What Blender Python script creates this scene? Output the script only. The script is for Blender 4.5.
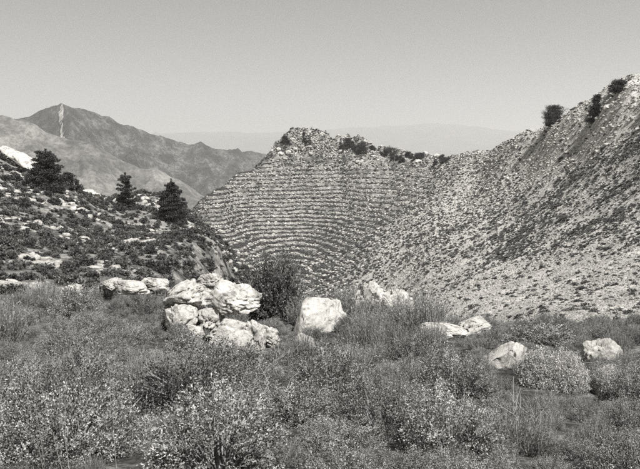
import bpy, bmesh, math, random
import numpy as np
from mathutils import Vector, Matrix, Euler

for o in list(bpy.data.objects):
    bpy.data.objects.remove(o, do_unlink=True)
SC = bpy.context.scene
COL = SC.collection
RAD = math.radians
rng = np.random.default_rng(1964)
random.seed(1964)

# ------------------------------------------------------------------ camera
F = 754.0                      # focal length in pixels of the 640 px wide photograph
HOR = 150.0                    # row of the horizon
PITCH = math.atan((234.5 - HOR) / F)
cam = bpy.data.cameras.new('camera')
cam.sensor_width = 36.0
cam.lens = 36.0 * F / 640.0
cam.clip_start = 0.05
cam.clip_end = 120000.0
cam_o = bpy.data.objects.new('camera', cam)
COL.objects.link(cam_o)
cam_o.location = (0, 0, 0)
cam_o.rotation_euler = (math.pi / 2 - PITCH, 0, 0)
SC.camera = cam_o

# ------------------------------------------------------------------ sky, sun, exposure (a black-and-white day)
SUN_EL, SUN_AZ = 57.0, 142.0   # degrees; azimuth clockwise from the view direction
TINT = (1.0, 0.99, 0.97)     # the warm grey of the print
W = bpy.data.worlds.new('World')
SC.world = W
W.use_nodes = True
nt = W.node_tree
nt.nodes.clear()
out = nt.nodes.new('ShaderNodeOutputWorld')
bg = nt.nodes.new('ShaderNodeBackground')
sky = nt.nodes.new('ShaderNodeTexSky')
sky.sky_type = 'NISHITA'
sky.sun_disc = False
sky.sun_elevation = RAD(SUN_EL)
sky.sun_rotation = RAD(SUN_AZ)
sky.altitude = 1200
sky.dust_density = 2.5
bw = nt.nodes.new('ShaderNodeRGBToBW')
mulc = nt.nodes.new('ShaderNodeMix')
mulc.data_type = 'RGBA'
mulc.blend_type = 'MULTIPLY'
mulc.inputs[0].default_value = 1.0
mulc.inputs[7].default_value = (*TINT, 1)
nt.links.new(sky.outputs[0], bw.inputs[0])
nt.links.new(bw.outputs[0], mulc.inputs[6])
nt.links.new(mulc.outputs[2], bg.inputs[0])
bg.inputs[1].default_value = 0.054
nt.links.new(bg.outputs[0], out.inputs[0])

sl = bpy.data.lights.new('sun', 'SUN')
sl.energy = 5.0
sl.angle = RAD(0.55)
sl.color = (1.0, 0.99, 0.972)
so = bpy.data.objects.new('sun', sl)
COL.objects.link(so)
sd = Vector((math.sin(RAD(SUN_AZ)) * math.cos(RAD(SUN_EL)), math.cos(RAD(SUN_AZ)) * math.cos(RAD(SUN_EL)), math.sin(RAD(SUN_EL))))
so.rotation_euler = sd.to_track_quat('Z', 'Y').to_euler()
so.location = (60, -40, 80)

SC.view_settings.view_transform = 'Standard'
SC.view_settings.look = 'None'
SC.view_settings.gamma = 1.0
SC.view_settings.use_curve_mapping = False
SC.view_settings.exposure = 0.74
SC.cycles.max_bounces = 6
SC.cycles.diffuse_bounces = 3
SC.cycles.glossy_bounces = 2
SC.cycles.transmission_bounces = 3
SC.cycles.volume_bounces = 1
SC.cycles.transparent_max_bounces = 4
SC.cycles.caustics_reflective = False
SC.cycles.caustics_refractive = False
SC.cycles.use_denoising = False

# ------------------------------------------------------------------ numeric helpers
def hash3(ix, iy, iz, seed):
    h = (ix.astype(np.int64) * 374761393 + iy.astype(np.int64) * 668265263 + iz.astype(np.int64) * 2147483647 + seed * 1274126177) & 0xFFFFFFFF
    h = ((h ^ (h >> 13)) * 1274126177) & 0xFFFFFFFF
    h = ((h ^ (h >> 16)) * 2246822519) & 0xFFFFFFFF
    return ((h ^ (h >> 15)) & 0xFFFFFF) / float(0xFFFFFF)

def vnoise(x, y, z, seed=0):
    """smooth value noise, 0..1"""
    x, y, z = np.broadcast_arrays(np.asarray(x, float), np.asarray(y, float), np.asarray(z, float))
    fx, fy, fz = np.floor(x), np.floor(y), np.floor(z)
    tx, ty, tz = x - fx, y - fy, z - fz
    sx, sy, sz = (t * t * t * (t * (t * 6 - 15) + 10) for t in (tx, ty, tz))
    r = 0
    for dx in (0, 1):
        wx = sx if dx else 1 - sx
        for dy in (0, 1):
            wy = sy if dy else 1 - sy
            for dz in (0, 1):
                wz = sz if dz else 1 - sz
                r = r + wx * wy * wz * hash3(fx + dx, fy + dy, fz + dz, seed)
    return r

def fbm(x, y, z, octv=4, seed=0, gain=0.5, ridged=False):
    s, a, n = 0, 1.0, 0
    for k in range(octv):
        v = vnoise(x * 2 ** k + 17.3 * k, y * 2 ** k - 9.1 * k, z * 2 ** k + 4.7 * k, seed + k)
        if ridged:
            v = 1 - np.abs(2 * v - 1)
        s = s + a * v
        n += a
        a *= gain
    return s / n

def sstep(a, b, x):
    t = np.clip((x - a) / (b - a), 0, 1)
    return t * t * (3 - 2 * t)

def ray(px, py):
    cx, cy = (px - 320.0) / F, (234.5 - py) / F
    cp, sp = math.cos(PITCH), math.sin(PITCH)
    return cx, cp + cy * sp, -sp + cy * cp

def uv_t(px, py):
    """tan(azimuth) and tan(elevation) of a pixel"""
    x, y, z = ray(px, py)
    return x / y, z / math.hypot(x, y)

# ------------------------------------------------------------------ object helpers
def link(o, parent=None):
    COL.objects.link(o)
    if parent is not None:
        o.parent = parent
    return o

def tag(o, label=None, cat=None, group=None, kind=None):
    if label: o['label'] = label
    if cat: o['category'] = cat
    if group: o['group'] = group
    if kind: o['kind'] = kind
    return o

def np_mesh(name, verts, faces, mat=None, smooth=False, tone=None):
    """faces: (n,3) or (n,4) int array"""
    verts = np.asarray(verts, np.float32)
    faces = np.asarray(faces, np.int32)
    m = bpy.data.meshes.new(name)
    k = faces.shape[1]
    m.vertices.add(len(verts))
    m.vertices.foreach_set('co', verts.ravel())
    m.loops.add(faces.size)
    m.loops.foreach_set('vertex_index', faces.ravel())
    m.polygons.add(len(faces))
    m.polygons.foreach_set('loop_start', np.arange(0, faces.size, k, dtype=np.int32))
    m.polygons.foreach_set('loop_total', np.full(len(faces), k, np.int32))
    if smooth:
        m.polygons.foreach_set('use_smooth', np.ones(len(faces), bool))
    if tone is not None:
        a = m.attributes.new('tone', 'FLOAT', 'POINT')
        a.data.foreach_set('value', np.asarray(tone, np.float32))
    m.update(calc_edges=True)
    if mat: m.materials.append(mat)
    return m

def mesh_obj(name, mesh, parent=None):
    return link(bpy.data.objects.new(name, mesh), parent)

def empty(name, loc, rz=0.0, scale=None):
    o = bpy.data.objects.new(name, None)
    o.empty_display_size = 0.2
    o.location = loc
    o.rotation_euler = (0, 0, rz)
    if scale is not None: o.scale = scale
    return link(o)

# ------------------------------------------------------------------ materials (grey: the place is seen on black-and-white film)
def g(v):
    return (v * TINT[0], v * TINT[1], v * TINT[2], 1)

def new_mat(name):
    m = bpy.data.materials.new(name)
    m.use_nodes = True
    n = m.node_tree
    p = n.nodes['Principled BSDF']
    p.inputs['Roughness'].default_value = 0.9
    p.inputs['Specular IOR Level'].default_value = 0.2
    return m, n, p

def ramp(n, src, stops, interp='LINEAR'):
    r = n.nodes.new('ShaderNodeValToRGB')
    e = r.color_ramp.elements
    r.color_ramp.interpolation = interp
    while len(e) < len(stops): e.new(0.5)
    for el, (p, v) in zip(e, stops):
        el.position = p
        el.color = g(v)
    n.links.new(src, r.inputs[0])
    return r.outputs[0]

def noise(n, scale, detail=5, rough=0.6, coords=None, dist=0.0):
    t = n.nodes.new('ShaderNodeTexNoise')
    t.inputs['Scale'].default_value = scale
    t.inputs['Detail'].default_value = detail
    t.inputs['Roughness'].default_value = rough
    t.inputs['Distortion'].default_value = dist
    if coords is not None: n.links.new(coords, t.inputs['Vector'])
    return t.outputs[0]

def coords(n, kind='Object'):
    return n.nodes.new('ShaderNodeTexCoord').outputs[kind]

def mixc(n, a, b, f, mode='MIX'):
    m = n.nodes.new('ShaderNodeMix')
    m.data_type = 'RGBA'
    m.blend_type = mode
    if isinstance(f, (int, float)): m.inputs[0].default_value = f
    else: n.links.new(f, m.inputs[0])
    n.links.new(a, m.inputs[6])
    n.links.new(b, m.inputs[7])
    return m.outputs[2]

def bump(n, p, src, strength, dist):
    b = n.nodes.new('ShaderNodeBump')
    b.inputs['Strength'].default_value = strength
    b.inputs['Distance'].default_value = dist
    n.links.new(src, b.inputs['Height'])
    n.links.new(b.outputs[0], p.inputs['Normal'])

def ground_mat(name, s_big, s_mid, s_fine, dark, mid, pale, bd, klo=0.55, blo=0.62, other=None):
    m, n, p = new_mat(name)
    c = coords(n)
    a = ramp(n, noise(n, s_mid, 7, 0.68, c), [(0.40, dark), (0.5, mid), (0.60, pale)])
    if other:                     # a second soil, mixed in by how far the ground is worked into terraces
        at = n.nodes.new('ShaderNodeAttribute')
        at.attribute_name = 'tone'
        a2 = ramp(n, noise(n, s_mid, 7, 0.68, c), [(0.40, other[0]), (0.5, other[1]), (0.60, other[2])])
        a = mixc(n, a, a2, at.outputs['Fac'])
    b = ramp(n, noise(n, s_big, 4, 0.55, c), [(0.3, blo), (0.7, 1.0)])
    k = ramp(n, noise(n, s_fine, 4, 0.7, c), [(0.38, klo), (0.6, 1.0)])
    cc = mixc(n, a, b, 1.0, 'MULTIPLY')
    cc = mixc(n, cc, k, 1.0, 'MULTIPLY')
    n.links.new(cc, p.inputs['Base Color'])
    bump(n, p, noise(n, s_fine, 6, 0.7, c), 0.8, bd)
    return m

MAT = {}
MAT['ground'] = ground_mat('foreground_earth', 0.3, 1.5, 14, 0.05, 0.13, 0.34, 0.08, 0.35)
MAT['slope'] = ground_mat('stony_scrub_earth', 0.05, 0.6, 5.0, 0.11, 0.27, 0.50, 0.2, 0.4)
MAT['terrace'] = ground_mat('terraced_earth', 0.03, 0.35, 3.0, 0.10, 0.18, 0.34, 0.2)
MAT['hillside'] = ground_mat('stony_hillside_earth', 0.03, 0.4, 3.0, 0.36, 0.56, 0.70, 0.2, 0.6, 0.82, (0.11, 0.20, 0.36))
MAT['mountain'] = ground_mat('mountain_scrub', 0.0022, 0.02, 0.11, 0.02, 0.075, 0.19, 8.0, 0.25)
MAT['spur'] = ground_mat('pale_spur_grass', 0.0035, 0.016, 0.12, 0.12, 0.19, 0.29, 3.0)
MAT['range'] = ground_mat('distant_range', 0.0004, 0.002, 0.02, 0.04, 0.07, 0.11, 5.0)
MAT['plain'] = ground_mat('valley_plain', 0.0004, 0.004, 0.05, 0.10, 0.16, 0.24, 2.0)

def rock_mat(name, lo, mid, hi, s=1.0):
    m, n, p = new_mat(name)
    c = coords(n)
    a = ramp(n, noise(n, 3.0 * s, 8, 0.7, c, 0.4), [(0.34, lo), (0.46, mid), (0.60, hi)])
    f = ramp(n, noise(n, 22.0 * s, 5, 0.75, c), [(0.30, 0.5), (0.45, 0.96), (0.7, 1.0)])
    v = n.nodes.new('ShaderNodeTexVoronoi')
    v.feature = 'DISTANCE_TO_EDGE'
    v.inputs['Scale'].default_value = 1.5 * s
    dn = n.nodes.new('ShaderNodeVectorMath'); dn.operation = 'ADD'
    tn = n.nodes.new('ShaderNodeTexNoise'); tn.inputs['Scale'].default_value = 2.5 * s
    n.links.new(c, tn.inputs['Vector']); n.links.new(c, dn.inputs[0]); n.links.new(tn.outputs[1], dn.inputs[1])
    n.links.new(dn.outputs[0], v.inputs['Vector'])
    cr = ramp(n, v.outputs[0], [(0.0, 0.25), (0.035, 1.0)])
    cc = mixc(n, mixc(n, a, f, 0.8, 'MULTIPLY'), cr, 0.55, 'MULTIPLY')
    oi = n.nodes.new('ShaderNodeObjectInfo')
    rv = ramp(n, oi.outputs['Random'], [(0.0, 0.86), (1.0, 1.0)])
    cc = mixc(n, cc, rv, 1.0, 'MULTIPLY')
    n.links.new(cc, p.inputs['Base Color'])
    bump(n, p, noise(n, 12 * s, 9, 0.75, c, 0.3), 0.9, 0.06 / s)
    return m

MAT['rock'] = rock_mat('weathered_limestone', 0.16, 0.52, 0.70)
MAT['stone'] = rock_mat('limestone_rubble', 0.26, 0.46, 0.62, 0.6)
MAT['wall'] = rock_mat('terrace_stone', 0.22, 0.46, 0.62, 0.3)
MAT['scree'] = rock_mat('pale_scree', 0.30, 0.46, 0.6, 0.01)

def leaf_mat(name, lo, hi, rough=0.55, trans=0.25, spec=0.35, var=0.35):
    m, n, p = new_mat(name)
    at = n.nodes.new('ShaderNodeAttribute')
    at.attribute_name = 'tone'
    c = ramp(n, at.outputs['Fac'], [(0.0, lo), (1.0, hi)])
    oi = n.nodes.new('ShaderNodeObjectInfo')
    rv = ramp(n, oi.outputs['Random'], [(0.0, 1.0 - var), (1.0, 1.0)])
    c = mixc(n, c, rv, 1.0, 'MULTIPLY')
    n.links.new(c, p.inputs['Base Color'])
    p.inputs['Roughness'].default_value = rough
    p.inputs['Specular IOR Level'].default_value = spec
    tr = n.nodes.new('ShaderNodeBsdfTranslucent')
    n.links.new(c, tr.inputs[0])
    mx = n.nodes.new('ShaderNodeMixShader')
    mx.inputs[0].default_value = trans
    n.links.new(p.outputs[0], mx.inputs[1])
    n.links.new(tr.outputs[0], mx.inputs[2])
    n.links.new(mx.outputs[0], n.nodes['Material Output'].inputs[0])
    return m

MAT['leaf'] = leaf_mat('scrub_leaf', 0.02, 0.55, trans=0.12, spec=0.3, rough=0.55)
MAT['leaf_mid'] = leaf_mat('dull_scrub_leaf', 0.03, 0.40, trans=0.12)
MAT['leaf_pale'] = leaf_mat('cushion_leaf', 0.28, 0.72, trans=0.2, var=0.05)
MAT['leaf_dark'] = leaf_mat('dark_bush_leaf', 0.025, 0.30, var=0.15)
MAT['leaf_far'] = leaf_mat('slope_scrub_leaf', 0.07, 0.27, var=0.6)
MAT['needle'] = leaf_mat('fir_needle', 0.02, 0.11, trans=0.1, spec=0.2, var=0.1)
MAT['straw'] = leaf_mat('dry_straw', 0.32, 0.60, trans=0.2)
def plain_mat(name, lo, hi, s):
    m, n, p = new_mat(name)
    n.links.new(ramp(n, noise(n, s, 5, 0.6, coords(n)), [(0.3, lo), (0.7, hi)]), p.inputs['Base Color'])
    return m
MAT['bark'] = plain_mat('bark', 0.05, 0.14, 12)
MAT['twig'] = plain_mat('twig_wood', 0.12, 0.28, 20)

# ------------------------------------------------------------------ terrain: one height field through surveyed points
P = []          # (tan az, distance, tan elevation)
def pix(px, py, d):
    u, t = uv_t(px, py)
    P.append((u, d, t))
def alt(px, z, d):
    u, t = uv_t(px, 150)
    P.append((u, d, z / d))
def crest(px, py, d):
    u, t = uv_t(px, py)
    P.append((u, d, t))
    P.append((u, d * 1.14, t - 0.055))
    P.append((u, d * 1.5, t - 0.16))
for px in (-120, 40, 200, 320, 440, 600, 760):
    alt(px, -1.62, 1.2); alt(px, -1.68, 3); alt(px, -2.0, 5); alt(px, -2.68, 8)
for px, z11 in ((-120, -3.2), (60, -3.3), (180, -3.45), (260, -3.45), (360, -3.3), (460, -3.1), (560, -2.95), (680, -2.85)):
    alt(px, z11, 11)
for px, py, d in ((-80, 322, 17), (20, 322, 17), (100, 318, 17), (160, 325, 16), (225, 345, 14.5), (300, 338, 15), (350, 325, 16.5),
                  (420, 330, 15), (500, 345, 13), (600, 346, 12.5), (720, 344, 12)):
    pix(px, py, d)
for px, py, d in ((225, 320, 18), (300, 318, 18.5)):
    pix(px, py, d)
for px in (-120, -40):
    pix(px, 285, 28); pix(px, 235, 44); pix(px, 190, 62); crest(px, 118 if px < -60 else 132, 92)
L = [(8, 290, 26), (8, 250, 42), (8, 215, 60), (8, 182, 78), (60, 287, 28), (60, 250, 46), (60, 215, 68),
     (120, 282, 32), (120, 250, 52), (120, 225, 80), (180, 268, 45), (180, 242, 75), (225, 264, 62), (225, 248, 95)]
for a in L: pix(*a)
for a in ((10, 158, 93), (60, 184, 96), (120, 206, 110)):
    crest(*a)
pix(180, 221, 118); alt(180, -36, 160); alt(140, -38, 170); alt(222, -33, 130)
alt(240, -15, 60); alt(300, -17, 60); alt(350, -16, 60); alt(300, -31, 118); alt(262, -33, 125); alt(350, -29.5, 112); alt(400, -14.5, 58); alt(450, -12, 40); alt(260, -10, 32); alt(340, -10, 32)
H = [(196, 228, 228), (212, 240, 212), (240, 256, 192), (240, 205, 246), (240, 235, 219), (265, 190, 260), (265, 225, 233), (265, 260, 196),
     (300, 165, 280), (300, 200, 258), (300, 230, 230), (300, 262, 196), (300, 278, 178), (340, 180, 270), (340, 220, 234), (340, 255, 190), (340, 272, 173),
     (390, 180, 260), (390, 215, 217), (390, 250, 173), (390, 272, 150), (432, 185, 237), (432, 220, 182), (432, 255, 130), (432, 285, 106),
     (480, 180, 207), (480, 215, 157), (480, 250, 112), (480, 285, 75), (480, 312, 50), (530, 165, 167), (530, 200, 132), (530, 250, 88), (530, 290, 58), (530, 318, 36),
     (580, 150, 134), (580, 200, 100), (580, 250, 70), (580, 300, 42), (580, 325, 28), (634, 130, 113), (634, 180, 90), (634, 230, 68), (634, 280, 46), (634, 320, 26),
     (760, 80, 90), (760, 180, 65), (760, 250, 45), (760, 310, 25)]
for a in H: pix(*a)
for a in ((196, 206, 238), (218, 187, 252), (240, 173, 263), (265, 159, 276), (283, 145, 286), (298, 136, 292), (318, 139, 292), (338, 148, 290), (352, 145, 289), (375, 151, 287), (400, 156, 284), (432, 160, 280),
          (456, 157, 262), (480, 151, 242), (505, 142, 218), (530, 130, 197), (555, 120, 178), (580, 107, 162), (606, 94, 148), (634, 81, 137), (700, 50, 115), (800, 0, 95)):
    crest(*a)

P = np.array(P)
def tps_xy(u, d):
    return np.stack([np.asarray(u) * 3.0, np.log(np.asarray(d)) * 1.0], -1)
PX = tps_xy(P[:, 0], P[:, 1])
def kern(r2):
    return 0.5 * r2 * np.log(r2 + 1e-12)
K = kern(((PX[:, None] - PX[None]) ** 2).sum(-1)) + 2e-4 * np.eye(len(P))
A = np.concatenate([np.ones((len(P), 1)), PX], 1)
M = np.block([[K, A], [A.T, np.zeros((3, 3))]])
SOL = np.linalg.solve(M, np.concatenate([P[:, 2], np.zeros(3)]))
def t_raw(u, d):
    q = tps_xy(u, d)
    sh = q.shape[:-1]
    q = q.reshape(-1, 2)
    res = np.empty(len(q))
    for i in range(0, len(q), 40000):
        s = q[i:i + 40000]
        r2 = ((s[:, None] - PX[None]) ** 2).sum(-1)
        res[i:i + 40000] = kern(r2) @ SOL[:len(P)] + SOL[len(P)] + s @ SOL[len(P) + 1:]
    return res.reshape(sh)

UG = np.linspace(-0.66, 0.66, 430)
DG = np.concatenate([np.geomspace(1.2, 20, 130, endpoint=False), np.geomspace(20, 130, 190, endpoint=False),
                     np.linspace(130, 310, 340, endpoint=False), np.geomspace(310, 430, 40)])
UU, DD = np.meshgrid(UG, DG, indexing='ij')
TT = t_raw(UU, DD)
AZ = np.arctan(UU)
XX, YY = DD * np.sin(AZ), DD * np.cos(AZ)
ZZ = TT * DD
# relief: hummocks and outcrops, stronger on the far slopes
amp = np.interp(DD, [2, 8, 20, 60, 150, 300], [0.03, 0.08, 0.22, 0.5, 0.9, 1.5])
ZZ = ZZ + amp * (fbm(XX / 9.0, YY / 9.0, 0.3, 4, 5) - 0.5) * 1.1
ZZ = ZZ + np.interp(DD, [2, 20, 60, 300], [0.02, 0.10, 0.25, 0.55]) * (fbm(XX / 1.9, YY / 1.9, 0.7, 3, 31) - 0.5) * 1.3
PXC = 320 + F * UU                                  # which photo column a point falls in
# terraces: the hill face is cut in steps that follow the contour
left_b = np.interp(DD, [130, 170, 200, 240, 300], [250, 225, 196, 180, 150])
right_b = np.interp(DD, [130, 170, 220, 285, 300], [350, 425, 480, 520, 525])
worked = (PXC > left_b) & (PXC < right_b) & (DD > 138)
in_hill = worked & (PXC < np.interp(DD, [130, 170, 220, 285, 300], [330, 380, 410, 432, 436]))
TM = sstep(0, 14, PXC - left_b) * sstep(0, 120, right_b - PXC) * sstep(140, 158, DD) * sstep(9.0, 1.0, ZZ) * sstep(-32.5, -30, ZZ)
crag = sstep(-9, 0.0, ZZ) * sstep(262, 280, PXC) * sstep(445, 420, PXC) * sstep(240, 265, DD)     # rocky top of the terraced hill
zt = np.linspace(-70, 60, 2601)
st_h = np.interp(zt, [-31, -25, -18, -10], [0.60, 0.76, 1.10, 1.35])        # rise of a terrace: low on the gentle foot, higher on the steep face
cum = np.concatenate([[0], np.cumsum((zt[1] - zt[0]) / st_h[1:])])
STEP = np.interp(ZZ, zt, st_h)
lev = np.interp(ZZ, zt, cum) + 2.2 * (fbm(XX / 38, YY / 38, 3.3, 3, 77) - 0.5) + 0.5 * (fbm(XX / 8, YY / 8, 1.3, 2, 78) - 0.5)
fr = lev - np.floor(lev)
step_z = (np.floor(lev) + 0.10 * fr + 0.90 * sstep(0.60, 1.0, fr) - lev) * STEP
ZZ = ZZ + step_z * TM * (1 - 0.75 * crag)
rug = fbm(XX / 7.0, YY / 7.0, ZZ / 7, 4, 91, ridged=True)
ZZ = ZZ + crag * ((rug - 0.55) * 9.5 + 3.4 * (fbm(XX / 2.6, YY / 2.6, ZZ / 3, 3, 97, ridged=True) - 0.55)) * sstep(255, 280, DD)
crag_r = sstep(560, 600, PXC) * sstep(-2, 4, ZZ) * sstep(100, 130, DD)
ZZ = ZZ + crag_r * (rug - 0.55) * 3.0

def grid_idx(x, y):
    u = np.asarray(x) / np.asarray(y)
    d = np.hypot(x, y)
    iu = np.interp(u, UG, np.arange(len(UG)))
    idd = np.interp(d, DG, np.arange(len(DG)))
    return iu, idd
def zat(x, y):
    return samp(ZZ, x, y)
def samp(ZZ, x, y):
    iu, idd = grid_idx(x, y)
    i0 = np.clip(np.floor(iu).astype(int), 0, len(UG) - 2); j0 = np.clip(np.floor(idd).astype(int), 0, len(DG) - 2)
    a, b = iu - i0, idd - j0
    return (ZZ[i0, j0] * (1 - a) * (1 - b) + ZZ[i0 + 1, j0] * a * (1 - b) + ZZ[i0, j0 + 1] * (1 - a) * b + ZZ[i0 + 1, j0 + 1] * a * b)
def pt(px, d):
    """ground point in photo column px at distance d"""
    a = math.atan(uv_t(px, 150)[0])
    x, y = d * math.sin(a), d * math.cos(a)
    return np.array([x, y, float(zat(x, y))])
def hit(px, py, dmin=3.0):
    """first ground point seen along a pixel's ray"""
    u, t = uv_t(px, py)
    a = math.atan(u)
    ds = DG[DG >= dmin]
    zs = zat(ds * math.sin(a), ds * math.cos(a))
    k = np.nonzero(zs / ds >= t)[0]
    d = ds[k[0]] if len(k) else ds[np.argmax(zs / ds)]
    return np.array([d * math.sin(a), d * math.cos(a), float(zat(d * math.sin(a), d * math.cos(a)))])
# visibility along each azimuth (is a point behind a nearer rise?)
VIS = np.maximum.accumulate(np.where(DD > 2, ZZ / DD, -9), axis=1)
def seen(x, y, z, h):
    iu, idd = grid_idx(x, y)
    i0 = np.clip(np.round(iu).astype(int), 0, len(UG) - 1); j0 = np.clip(np.floor(idd).astype(int) - 1, 0, len(DG) - 1)
    return (z + h) / np.hypot(x, y) > VIS[i0, j0]

nU, nD = UU.shape
allv = np.stack([XX, YY, ZZ], -1).reshape(-1, 3)
soil = np.clip(sstep(0, 14, PXC - left_b) * sstep(0, 110, right_b - PXC) * sstep(120, 150, DD), 0, 1).reshape(-1)
ii, jj = np.meshgrid(np.arange(nU - 1), np.arange(nD - 1), indexing='ij')
quads = np.stack([ii * nD + jj, (ii + 1) * nD + jj, (ii + 1) * nD + jj + 1, ii * nD + jj + 1], -1).reshape(-1, 4)
fd = DD[:-1, :-1].ravel(); fp = PXC[:-1, :-1].ravel(); fh = in_hill[:-1, :-1].ravel()
lb = np.interp(fd, [20, 60, 140, 240, 430], [330, 275, 250, 180, 120])
reg = np.where(fd < 21, 0, np.where(fh, 2, np.where(fp < lb, 1, 3)))
for r, (nm, mk, lab, cat) in enumerate((('ground', 'ground', 'scrub covered foreground ground', 'ground'),
        ('scrub_slope', 'slope', 'stony slope dotted with dark scrub on the left', 'hillside'),
        ('terraced_hill', 'hillside', 'craggy hill cut by rows of contour terraces', 'hill'),
        ('stony_hillside', 'hillside', 'pale stony hillside rising to the right', 'hillside'))):
    f = quads[reg == r]
    used, inv = np.unique(f, return_inverse=True)
    o = mesh_obj(nm, np_mesh(nm, allv[used], inv.reshape(-1, 4), MAT[mk], smooth=True, tone=soil[used]))
    tag(o, lab, cat, kind='structure')
HILL = bpy.data.objects['terraced_hill']

# ------------------------------------------------------------------ far terrain
def far_ridge(name, line, d_of, foot_z, depth, mat, label, rough, nu=260, nv=90, seed=3, back=0.8, gully=0.0, jag=0.0):
    """a mountain: ridge line given by photo points at a distance, falling to the valley before and behind it"""
    px = np.array([p[0] for p in line], float)
    us = np.array([uv_t(*p)[0] for p in line]); ts = np.array([uv_t(*p)[1] for p in line])
    u = np.linspace(us[0], us[-1], nu)
    t = np.interp(u, us, ts)
    d0 = np.array([d_of(320 + F * k) for k in u])
    a = np.arctan(u)
    zr = t * d0
    s = np.linspace(-1, 1, nv)                   # -1 foot in front, 0 ridge, 1 foot behind
    S, U = np.meshgrid(s, np.arange(nu))
    dist = d0[U] + np.where(S < 0, S * depth, S * depth * back)
    prof = np.where(S < 0, (1 - np.abs(S)) ** 1.25, (1 - S) ** 1.4)
    x, y = dist * np.sin(a[U]), dist * np.cos(a[U])
    z = foot_z + (zr[U] - foot_z) * prof
    n1 = fbm(x / rough, y / rough, seed, 5, seed, ridged=True) - 0.55
    n2 = fbm(x / (rough * 0.16), y / (rough * 0.16), seed, 4, seed + 9) - 0.5
    w = np.minimum(1, np.abs(S) * 5)
    z = z + n1 * rough * 0.6 * w * prof + (fbm(x / (rough * 0.4), y / (rough * 0.4), seed + 4, 4, seed + 5, ridged=True) - 0.55) * rough * 0.24 * w * prof + n2 * rough * 0.12 * (0.4 + 0.6 * w)
    along = a[U] * d0[U]
    wig = 60 * (fbm(along / 300, S * 2, seed, 3, seed + 31) - 0.5)
    gul = fbm((along + wig + 90 * S) / (rough * 0.42), S * 1.3 + 5, seed, 4, seed + 33, ridged=True) - 0.6
    z = z + gul * rough * gully * np.sqrt(w) * prof ** 0.6
    z = z + jag * (fbm(along / 30, S * 20, seed, 4, seed + 37, 0.7) - 0.5) * np.exp(-np.abs(S) * 9)
    v = np.stack([x, y, z], -1).reshape(-1, 3)
    I, J = np.meshgrid(np.arange(nu - 1), np.arange(nv - 1), indexing='ij')
    q = np.stack([I * nv + J, (I + 1) * nv + J, (I + 1) * nv + J + 1, I * nv + J + 1], -1).reshape(-1, 4)
    o = mesh_obj(name, np_mesh(name, v, q, mat, smooth=True))
    tag(o, label, 'mountain', kind='structure')
    return o, v.reshape(nu, nv, 3), u
FOOT = -420.0
mt, MV, MU = far_ridge('scrub_mountain', [(-260, 170), (-120, 140), (-30, 130), (15, 119), (30, 113), (40, 108), (50, 105), (62, 104), (78, 106), (95, 110), (112, 117), (122, 122), (133, 126),
    (150, 131), (170, 137), (186, 144), (205, 148), (222, 151), (245, 152), (265, 155), (300, 164), (340, 176), (420, 210)],
    lambda p: 2500 + 1.2 * max(0, p - 60), FOOT, 1250, MAT['mountain'], 'dark distant mountain with a pale scree chute', 300, seed=3, nu=520, nv=170, gully=0.5, jag=9)
far_ridge('pale_spur', [(-260, 120), (-120, 108), (-40, 109), (8, 114), (30, 122), (48, 130), (62, 135), (78, 139), (92, 143), (108, 150), (122, 158), (135, 163), (150, 167), (165, 172), (178, 178), (192, 188), (215, 206), (260, 240)],
    lambda p: 1500 - 0.5 * max(0, p), FOOT, 820, MAT['spur'], 'pale smooth spur in front of the dark mountain', 170, seed=12, nu=420, nv=130, gully=0.32, jag=5)
far_ridge('hazy_range', [(-700, 150), (-200, 140), (100, 136), (200, 131), (265, 133), (330, 128), (380, 126), (430, 122), (480, 126), (540, 133), (620, 130), (800, 138), (1300, 150)],
    lambda p: 16000, FOOT, 5000, MAT['range'], 'faint hazy range on the horizon', 900, seed=21, nu=300, nv=40)
# scree chute on the mountain: a draped sheet of rubble
rows = []
ridge_j = 84
for k, (c, wd) in enumerate(((63.5, 0.8), (63.3, 1.8), (62.7, 3.2), (63.6, 2.0), (62.8, 1.2), (62, 3.6), (61.2, 4.8), (61.9, 3.0), (61, 4.6), (60.6, 3.2), (60, 0.9))):
    rows.append((c - wd * 0.9, c + wd * 0.9, ridge_j - 4 - k * 2.5))
def msample(px, j):
    u = uv_t(px, 150)[0]
    i = np.interp(u, MU, np.arange(len(MU)))
    i0, j0 = int(i), int(j)
    a, b = i - i0, j - j0
    return MV[i0, j0] * (1 - a) * (1 - b) + MV[i0 + 1, j0] * a * (1 - b) + MV[i0, j0 + 1] * (1 - a) * b + MV[i0 + 1, j0 + 1] * a * b
sv = []
NR, NC = 60, 7
for k in range(NR):
    f = k / (NR - 1) * (len(rows) - 1)
    i = min(int(f), len(rows) - 2); q = f - i
    l, r_, j = [rows[i][m] * (1 - q) + rows[i + 1][m] * q for m in range(3)]
    l += rng.uniform(-0.5, 0.5); r_ += rng.uniform(-0.5, 0.5)
    for c in range(NC):
        p = msample(l + (r_ - l) * c / (NC - 1), j)
        sv.append(p + np.array([0, -5.0, 7.0]) + rng.uniform(-1, 1, 3) * 0.8)
gapped = [k for k in range(NR - 1) if k not in (0, 1, 10, 18, 19, 47)]
I, J = np.meshgrid(np.array(gapped), np.arange(NC - 1), indexing='ij')
keep = rng.uniform(0, 1, I.shape) < np.where((J == 0) | (J == NC - 2), 0.8, 0.98)
I, J = I[keep], J[keep]
fq = np.stack([I * NC + J, I * NC + J + 1, (I + 1) * NC + J + 1, (I + 1) * NC + J], -1).reshape(-1, 4)
sc_o = mesh_obj('scree_chute', np_mesh('scree_chute', sv, fq, MAT['scree']), mt)
sc_o['label'] = 'white scree chute running down the mountain face'

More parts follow.
